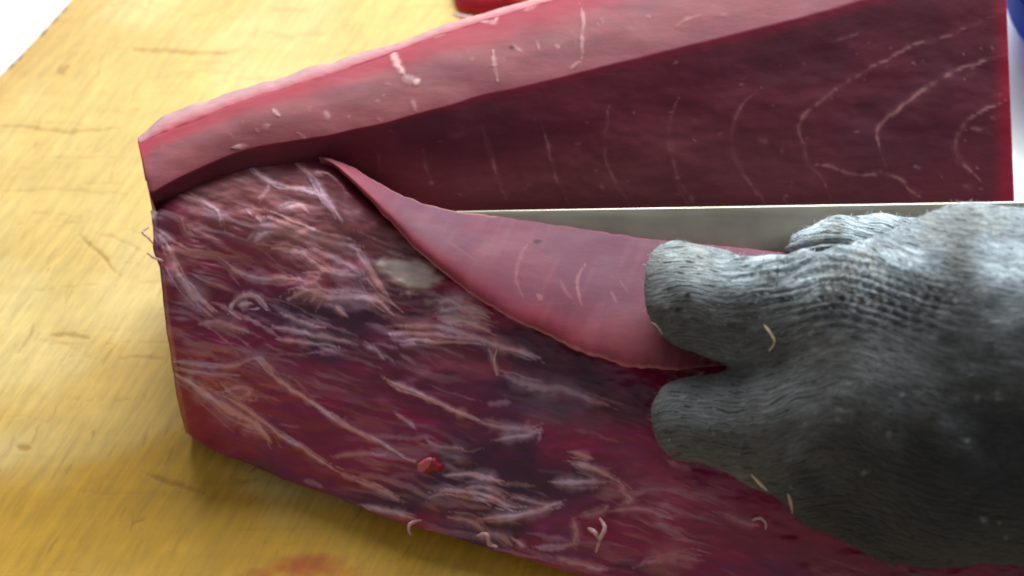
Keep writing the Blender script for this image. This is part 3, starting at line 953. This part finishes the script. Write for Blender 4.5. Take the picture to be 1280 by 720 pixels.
curls = [([(527, 650), (518, 652), (512, 656), (511, 664), (514, 668)], [.001, .003, .004, .003, .002], .0005),
         ([(750, 648), (756, 660), (750, 674), (745, 690)], [.001, .003, .003, .001], .0006),
         ([(735, 660), (744, 666), (748, 674)], [.001, .003, .002], .0006),
         ([(186, 284), (178, 290), (186, 298), (192, 306)], [0, .001, .001, 0], .00035),
         ([(184, 316), (192, 322), (204, 326)], [0, .001, .001], .00035),
         ([(940, 650), (950, 648), (957, 654), (957, 662)], [.001, .002, .002, .001], .0004),
         ([(596, 670), (608, 668), (612, 680), (622, 684)], [.001, .003, .002, .001], .0006),
         ([(622, 434), (618, 450), (621, 470)], [.0003, .0008, .0003], .0003)]
for pts, lf, r in curls:
    tube('sinew', on_slab(pts, lf), r, M_SINEW, loin)


def flake(name, outline, lift, thick, mat, parent, seed):
    o_ = curve(outline + outline[:1], 40)[:-1]
    cx, cy = o_.mean(0)
    rings = [1.0, .96, .8, .55, .28]
    V = []
    for k, f_ in enumerate(rings):
        x = cx + (o_[:, 0] - cx) * f_
        y = cy + (o_[:, 1] - cy) * f_
        z = zF(x, y) + lift + (thick * (1 - f_ ** 6) if k else -.0005) + .0005 * (fbm(x / 8, y / 8, seed, 3) - .5)
        V.append(unproj(x, y, z))
    n = len(o_)
    V = np.vstack(V + [unproj([cx], [cy], zF(np.array([cx]), np.array([cy])) + lift + thick)])
    Fc = []
    for k in range(len(rings) - 1):
        for i in range(n):
            j = (i + 1) % n
            Fc.append((k * n + i, k * n + j, (k + 1) * n + j, (k + 1) * n + i))
    k = len(rings) - 1
    for i in range(n):
        Fc.append((k * n + i, k * n + (i + 1) % n, len(V) - 1))
    return mesh_obj(name, V, Fc, mat, parent)


cr = flake('meat_crumb', [(521, 579), (527, 573), (535, 574), (544, 571), (549, 577), (556, 583), (551, 590), (541, 590), (535, 594), (529, 589), (523, 588)], .0006, .0022, M_CRUMB, None, 5)
tag(cr, 'small bright red crumb of flesh on the dark membrane of the loin', 'meat scrap')
cf = flake('crumb_highlight', [(522, 580), (534, 572), (541, 573), (538, 582), (529, 590), (522, 588)], .0024, .0009, M_PINK, cr, 6)  # pale highlight on the crumb, modelled as a raised speck

# ------------------------------------------------------------------ knife
knife = thing('kitchen_knife', tuple(unproj(900, 300, .02)), 'long steel knife blade slicing between the tuna block and the peeled slice', 'knife')
sx = np.linspace(540, 1560, 90)
sy = np.interp(sx, [540, 600, 1280, 1560], [264.5, 264, 252.5, 247])
sz = np.interp(sx, [540, 600, 700, 1000, 1280, 1560], [.0500, .0490, .0470, .0415, .0375, .035])
SP = unproj(sx, sy, sz)
# straighten the spine in the world
t_ = np.linspace(0, 1, 90)
SP = SP[0] * (1 - t_[:, None]) + SP[-1] * t_[:, None]
axis = (SP[-1] - SP[0]) / np.linalg.norm(SP[-1] - SP[0])
down = np.array([0, -.80, -.60]); down -= axis * (down @ axis); down /= np.linalg.norm(down)
nrm = np.cross(axis, down); nrm /= np.linalg.norm(nrm)
depth = .030 * np.clip(np.linspace(0, 3.2, 90), 0.02, 1) ** .7
prof = [(0, -.75), (0, .75), (.015, .95), (.12, 1.2), (.3, 1.3), (.8, .8), (1.0, .08), (1.0, -.08), (.8, -.8), (.3, -1.3), (.12, -1.2), (.015, -.95)]
V = []
for i in range(90):
    th = .0011 * (.35 + .65 * min(1, i / 45))
    for a, b_ in prof:
        V.append(SP[i] + down * depth[i] * a + nrm * th * b_)
Fc = []
m_ = len(prof)
for i in range(89):
    for k in range(m_):
        k2 = (k + 1) % m_
        Fc.append((i * m_ + k, i * m_ + k2, (i + 1) * m_ + k2, (i + 1) * m_ + k))
Fc.append(tuple(range(m_))[::-1]); Fc.append(tuple(89 * m_ + k for k in range(m_)))
mesh_obj('blade', V, Fc, M_STEEL, knife, smooth=True)
hp = SP[-1] + down * .012
ring = []
V, Fc = [], []
for i, (a, w_, h_) in enumerate(((0, .007, .011), (.006, .009, .013), (.04, .009, .012), (.08, .0095, .014), (.11, .009, .013), (.115, .006, .009))):
    for k in range(14):
        g = 2 * math.pi * k / 14
        V.append(hp + axis * a + down * h_ * math.cos(g) + nrm * w_ * math.sin(g))
for i in range(5):
    for k in range(14):
        k2 = (k + 1) % 14
        Fc.append((i * 14 + k, i * 14 + k2, (i + 1) * 14 + k2, (i + 1) * 14 + k))
Fc.append(tuple(range(14))[::-1]); Fc.append(tuple(70 + k for k in range(14)))
mesh_obj('handle', V, Fc, M_HANDLE, knife)


# ------------------------------------------------------------------ gloved hand
def ball(px, py, z, rpx):
    p = unproj(px, py, z)
    dep = (p - CAM) @ FWD
    return np.r_[p, rpx * dep / F]


chains = {
    'thumb': [(872, 374, .0600, 65), (925, 388, .0620, 64), (1000, 396, .0650, 78), (1090, 410, .0690, 108), (1210, 420, .0720, 140)],
    'thumb_pad': [(842, 336, .0615, 30), (880, 360, .0605, 46)],
    'index': [(868, 524, .0450, 54), (925, 528, .0480, 60), (1010, 520, .0540, 84), (1120, 500, .0640, 120)],
    'middle': [(962, 572, .0440, 44), (1030, 590, .0480, 58), (1120, 560, .0560, 100)],
    'ring': [(1030, 622, .0400, 44), (1090, 620, .0440, 66), (1190, 580, .0540, 110)],
    'little': [(1118, 662, .0380, 44), (1180, 640, .0430, 66), (1270, 580, .0530, 120)],
    'palm': [(1130, 470, .0640, 130), (1215, 410, .0700, 152), (1330, 430, .0700, 172), (1470, 450, .0700, 165), (1640, 470, .0700, 150)],
    'heel': [(1200, 570, .0560, 130), (1330, 560, .0600, 150)],
}
hidden = {'knuckle': [(1010, 312, .0490, 26), (1050, 302, .0500, 30), (1100, 300, .0510, 32), (1170, 310, .0540, 40)]}
vox = .00085
prims = []
for grp in (chains, hidden):
    for nm, ch in grp.items():
        b_ = [ball(*q) for q in ch]
        for i in range(len(b_) - 1):
            prims.append((nm, b_[i], b_[i + 1]))
allb = np.array([q for _, a, b_ in prims for q in (a, b_)])
lo = (allb[:, :3] - allb[:, 3:]).min(0) - .006
hi = (allb[:, :3] + allb[:, 3:]).max(0) + .006
hi[0] = min(hi[0], .215)
dims = np.ceil((hi - lo) / vox).astype(int)
ax = [lo[k] + vox * np.arange(dims[k]) for k in range(3)]
GX, GY, GZ = np.meshgrid(*[a.astype(np.float32) for a in ax], indexing='ij')


def cone(a, b_):
    pa = [(GX - np.float32(a[0])), (GY - np.float32(a[1])), (GZ - np.float32(a[2]))]
    ba = (b_[:3] - a[:3]).astype(np.float32)
    h = np.clip((pa[0] * ba[0] + pa[1] * ba[1] + pa[2] * ba[2]) / (ba @ ba), 0, 1)
    d = np.sqrt((pa[0] - h * ba[0]) ** 2 + (pa[1] - h * ba[1]) ** 2 + (pa[2] - h * ba[2]) ** 2)
    return d - (a[3] + h * (b_[3] - a[3])).astype(np.float32)


def smin(a, b_, k):
    h = np.clip(.5 + .5 * (b_ - a) / k, 0, 1)
    return b_ * (1 - h) + a * h - k * h * (1 - h)


parts = {}
for nm, a, b_ in prims:
    d = cone(a, b_)
    parts[nm] = d if nm not in parts else smin(parts[nm], d, .003)
D = smin(parts['palm'], parts['heel'], .012)
D = smin(D, smin(parts['thumb'], parts['thumb_pad'], .006), .005)
for nm in ('index', 'middle', 'ring', 'little'):
    D = smin(D, parts[nm], .0035)
D = smin(D, parts['knuckle'], .002)
D = np.maximum(D, GX - (hi[0] - .004))
del parts


def surface_nets(D, lo, vox):
    s = D < 0
    nx, ny, nz = D.shape
    cs = (nx - 1, ny - 1, nz - 1)
    acc = np.zeros(cs + (3,), np.float32)
    cnt = np.zeros(cs, np.float32)
    offs = [(i, j, k) for i in (0, 1) for j in (0, 1) for k in (0, 1)]

    def sl(o):
        return tuple(slice(o[q], o[q] + cs[q]) for q in range(3))
    for axis in range(3):
        for o in offs:
            if o[axis] == 1:
                continue
            o2 = list(o); o2[axis] = 1
            a, b_ = D[sl(o)], D[sl(o2)]
            cr = (a < 0) != (b_ < 0)
            t = np.where(cr, a / np.where(cr, a - b_, 1), 0)
            for q in range(3):
                acc[..., q] += np.where(cr, (t if q == axis else o[q]), 0)
            cnt += cr
    act = cnt > 0
    idx = -np.ones(cs, np.int64)
    idx[act] = np.arange(act.sum())
    base = np.stack(np.nonzero(act), 1)
    V = (base + acc[act] / cnt[act][:, None]) * vox + lo
    F_ = []
    for axis in range(3):
        o = [slice(1, -1)] * 3
        a_sl = [slice(1, n - 1) for n in D.shape]; b_sl = list(a_sl)
        a_sl[axis] = slice(0, D.shape[axis] - 1); b_sl[axis] = slice(1, D.shape[axis])
        a, b_ = s[tuple(a_sl)], s[tuple(b_sl)]
        cr = np.stack(np.nonzero(a != b_), 1)
        inside_a = a[tuple(cr.T)]
        org = np.ones(3, int); org[axis] = 0
        g = cr + org
        d1, d2 = [(1, 2), (2, 0), (0, 1)][axis]
        e1_, e2_ = np.eye(3, dtype=int)[d1], np.eye(3, dtype=int)[d2]
        q = [g - e1_ - e2_, g - e2_, g, g - e1_]
        quad = np.stack([idx[tuple(x.T)] for x in q], 1)
        quad[~inside_a] = quad[~inside_a][:, ::-1]
        F_.append(quad)
    return V, np.vstack(F_)


V, Fq = surface_nets(D, lo, vox)
# relax, then displace with folds of the knit
for it in range(3):
    acc = np.zeros_like(V); cn = np.zeros(len(V))
    for k in range(4):
        a, b_ = Fq[:, k], Fq[:, (k + 1) % 4]
        np.add.at(acc, a, V[b_]); np.add.at(cn, a, 1)
        np.add.at(acc, b_, V[a]); np.add.at(cn, b_, 1)
    V = V * .4 + .6 * acc / cn[:, None]
fn = np.cross(V[Fq[:, 2]] - V[Fq[:, 0]], V[Fq[:, 3]] - V[Fq[:, 1]])
vn = np.zeros_like(V)
for k in range(4):
    np.add.at(vn, Fq[:, k], fn)
vn /= np.linalg.norm(vn, axis=1)[:, None] + 1e-12
X, Y, _ = proj(V)
ribv = Y + 26 * np.exp(-((X - 1050) / 85) ** 2) - .13 * np.maximum(X - 1060, 0) + 9 * (fbm(X / 60, Y / 60, 301, 3) - .5)
ribv = ribv + 10 * np.exp(-((X - 850) / 40) ** 2)
fold = blob(X, Y, 1050, 352, 120, 46, 8, 303, .6, .3)
V = V + vn * ((fold * .0008 + .00004) * np.sin(ribv / 11.5 * 2 * np.pi) + .0016 * (fbm(X / 55, Y / 45, 305, 3) - .5) * np.ones_like(X))[:, None]
g1, g2, g3 = lin(224, 236, 242), lin(178, 188, 194), lin(190, 194, 188)  # near-white yarn puts the highlight on top into the colour
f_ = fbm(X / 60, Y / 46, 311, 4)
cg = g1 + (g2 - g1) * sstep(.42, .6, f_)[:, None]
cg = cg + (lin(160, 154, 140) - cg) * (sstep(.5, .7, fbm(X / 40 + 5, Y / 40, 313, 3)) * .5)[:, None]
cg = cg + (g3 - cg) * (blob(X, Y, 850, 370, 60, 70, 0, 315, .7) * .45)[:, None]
# shade down the hand to lower fingers and heel, put into the yarn colour
shade_mid = sstep(.3, .75, .6 * fbm(X / 60, Y / 50, 323, 4) + .55 * sstep(300, 430, Y))
cg = cg + (lin(92, 89, 88) - cg) * (shade_mid * .9)[:, None]
shade_low = sstep(.3, .75, .5 * fbm(X / 70, Y / 60, 317, 4) + .6 * sstep(450, 660, Y - .12 * (1000 - X)) * sstep(900, 1080, X))
cg = cg + (lin(24, 21, 23) - cg) * (shade_low * .88)[:, None]
for i in range(46):
    cx, cy = rng.uniform(830, 1270), rng.uniform(300, 680)
    b_ = blob(X, Y, cx, cy, rng.uniform(1.5, 5), rng.uniform(1.2, 2.6), rng.uniform(-50, 50), i + 900) * rng.uniform(.25, .7)
    cg = cg + (lin(196, 192, 178) - cg) * b_[:, None]
for cx, cy, r in ((861, 370, 4), (847, 388, 3.4), (835, 362, 2.4)):
    cg = cg + (lin(22, 22, 24) - cg) * blob(X, Y, cx, cy, r, r, 0, 7)[:, None]
knit = np.stack([(X + .35 * Y) / 14.0, ribv / 8.6, V[:, 2] / .004], 1)
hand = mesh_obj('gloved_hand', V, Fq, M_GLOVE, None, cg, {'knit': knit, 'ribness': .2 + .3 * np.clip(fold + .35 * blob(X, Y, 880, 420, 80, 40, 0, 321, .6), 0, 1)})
tag(hand, 'hand in a dark grey knit glove pinching the peeled tuna slice', 'gloved hand')
# origin of the hand at its middle
mid = V.mean(0)
hand.data.transform(Matrix.Translation(-Vector(mid)))
hand.location = mid
from mathutils.bvhtree import BVHTree
bvh = BVHTree.FromPolygons([tuple(p) for p in V], [tuple(int(i) for i in f) for f in Fq])


def on_glove(px, py, lift=.0006):
    d = Vector(unproj(px, py, 0.0) - CAM).normalized()
    hit = bvh.ray_cast(Vector(CAM), d)
    if hit[0] is None:
        return unproj(px, py, .03)
    return np.array(hit[0] + hit[1] * lift)


nf = 9000
sel = rng.choice(len(V), nf)
sel = sel[V[sel, 2] > .004]
FV, FF, FC = [], [], []
for q in sel:
    p, n_ = V[q], vn[q]
    d = n_ * rng.uniform(.3, 1) + rng.normal(0, .6, 3)
    d /= np.linalg.norm(d)
    if d @ n_ < .1:
        d = d + n_ * (.2 - d @ n_)
    L_ = rng.uniform(.0006, .0022)
    k_ = np.cross(d, rng.normal(0, 1, 3)); k_ /= np.linalg.norm(k_) + 1e-9
    w_ = rng.uniform(.00003, .00006)
    m1 = p + d * L_ * .55 + k_ * L_ * .1
    e_ = p + d * L_ * .9 + k_ * L_ * .35 - n_ * L_ * .15
    s3 = np.cross(d, k_) * w_
    b0 = len(FV)
    FV += [p - s3, p + s3, m1 + s3, m1 - s3, e_]
    FF += [(b0, b0 + 1, b0 + 2, b0 + 3), (b0 + 3, b0 + 2, b0 + 4)]
    FC += [np.clip(cg[q] * rng.uniform(.8, 1.5), 0, .8)] * 5
M_FUZZ, fnt, fb = mat_new('yarn_fuzz')
fa = N(fnt, 'ShaderNodeAttribute', attribute_name='tint')
fnt.links.new(fa.outputs['Color'], fb.inputs['Base Color'])
fb.inputs['Roughness'].default_value = .9
fz = mesh_obj('yarn_fuzz', np.array(FV), FF, M_FUZZ, hand, np.array(FC))
fz['kind'] = 'stuff'
M_FIBRE = simple_mat('pale_fibre', lin(214, 186, 160), rough=.5, sss=.2, vary=.15, scale=300.0)
for pts, r, lab in (([(956, 406), (965, 418), (969, 428), (962, 438)], .0005, 'pale hooked shred stuck on the glove behind the thumb'),
                    ([(816, 402), (822, 406), (829, 416)], .0004, 'short pale shred at the edge of the gloved thumb'),
                    ([(940, 592), (950, 602), (960, 612)], .0007, 'thick pale shred on the lower edge of the glove'),
                    ([(986, 616), (990, 628), (992, 640)], .0006, 'pink shred hanging under the curled glove fingers')):
    P3 = np.array([on_glove(*q, .0003) for q in pts])
    tag(tube('meat_shred', P3, r * .65, M_FIBRE if 'pale' in lab else M_SINEW), lab, 'meat shred', 'shreds of meat stuck to the glove')

# ------------------------------------------------------------------ second piece of tuna behind
chunk = thing('tuna_chunk', tuple(unproj(615, -20, 0.0)), 'small red tuna chunk lying on the board behind the loin', 'tuna chunk')
nu3, nv3 = 60, 26
V = []; CC = []
ctr = unproj(614, -24, 0.0)
for j in range(nv3):
    ph = -.15 + (math.pi / 2 + .15) * j / (nv3 - 1)
    for i in range(nu3):
        th = 2 * math.pi * i / nu3
        sq = (abs(math.cos(th)) ** 5 + abs(math.sin(th)) ** 5) ** (-1 / 5)
        nz_ = 1 + .18 * (fbm(np.array([math.cos(th) * 2 + 5]), np.array([math.sin(th) * 2 + ph]), 401, 3)[0] - .5)
        rr = sq * max(math.cos(ph), 0) * nz_
        x = ctr[0] + .0125 * rr * math.cos(th)
        y = ctr[1] + .0165 * rr * math.sin(th)
        z = max(.0005, .008 * max(math.sin(ph), 0) * nz_ + .0003)
        V.append((x, y, z))
        f_ = fbm(np.array([x * 300]), np.array([y * 300 + z * 600]), 405, 3)[0]
        CC.append(lin(196, 48, 62) * (1 - f_) + lin(150, 26, 40) * f_)
mesh_obj('flesh', V, grid_faces(nv3, nu3), M_CUT, chunk, np.array(CC))
fl_p = [unproj(x, y, z) for x, y, z in ((566, 18, .002), (590, 24, .002), (615, 25, .002), (640, 20, .002))]
tube('fat_edge', fl_p, .0011, M_SINEW, chunk)

# ------------------------------------------------------------------ white tray and blue tub at the far right
tray = thing('white_tray', tuple(unproj(1400, 150, 0.001)), 'white plastic tray at the far right end of the tuna', 'tray')
pc = unproj(1262, 300, .004); pd = unproj(1262, -40, .004)
x0 = min(pc[0], pd[0]); y0, y1 = pc[1], pd[1]
x1 = x0 + .16


def rrect(x0, x1, y0, y1, r, z, n=6):
    out = []
    for cx, cy, a in ((x1 - r, y1 - r, 0), (x0 + r, y1 - r, 90), (x0 + r, y0 + r, 180), (x1 - r, y0 + r, 270)):
        for k in range(n + 1):
            g = math.radians(a + 90 * k / n)
            out.append((cx + r * math.cos(g), cy + r * math.sin(g), z))
    return out


loops = [rrect(x0 + .004, x1 - .004, y0 + .004, y1 - .004, .008, .001), rrect(x0, x1, y0, y1, .01, .012), rrect(x0 + .004, x1 - .004, y0 + .004, y1 - .004, .008, .012),
         rrect(x0 + .007, x1 - .007, y0 + .007, y1 - .007, .007, .003)]
n = len(loops[0])
V = [p for l in loops for p in l]
Fc = [tuple(range(n))[::-1], tuple(3 * n + k for k in range(n))]
for i in range(3):
    for k in range(n):
        k2 = (k + 1) % n
        Fc.append((i * n + k, i * n + k2, (i + 1) * n + k2, (i + 1) * n + k))
mesh_obj('tray_dish', V, Fc, M_WHITE, tray, smooth=False)

bc = unproj(1432, -34, .03)
br = np.linalg.norm(unproj(1264, -34, .03) - bc)
tub = thing('blue_tub', (bc[0], bc[1], .0005), 'round blue plastic tub in the top right corner behind the tray', 'tub')
prof = [(.0, .001), (.90, .001), (.93, .003), (.98, .015), (1.0, .016), (1.0, .018), (.96, .018), (.91, .006), (0, .005)]
V, Fc = [], []
for r_, z in prof:
    for k in range(48):
        g = 2 * math.pi * k / 48
        V.append((bc[0] + br * r_ * math.cos(g), bc[1] + br * r_ * math.sin(g), z + .012))
for i in range(len(prof) - 1):
    for k in range(48):
        k2 = (k + 1) % 48
        Fc.append((i * 48 + k, i * 48 + k2, (i + 1) * 48 + k2, (i + 1) * 48 + k))
mesh_obj('tub_wall', V, Fc, M_BLUE, tub)
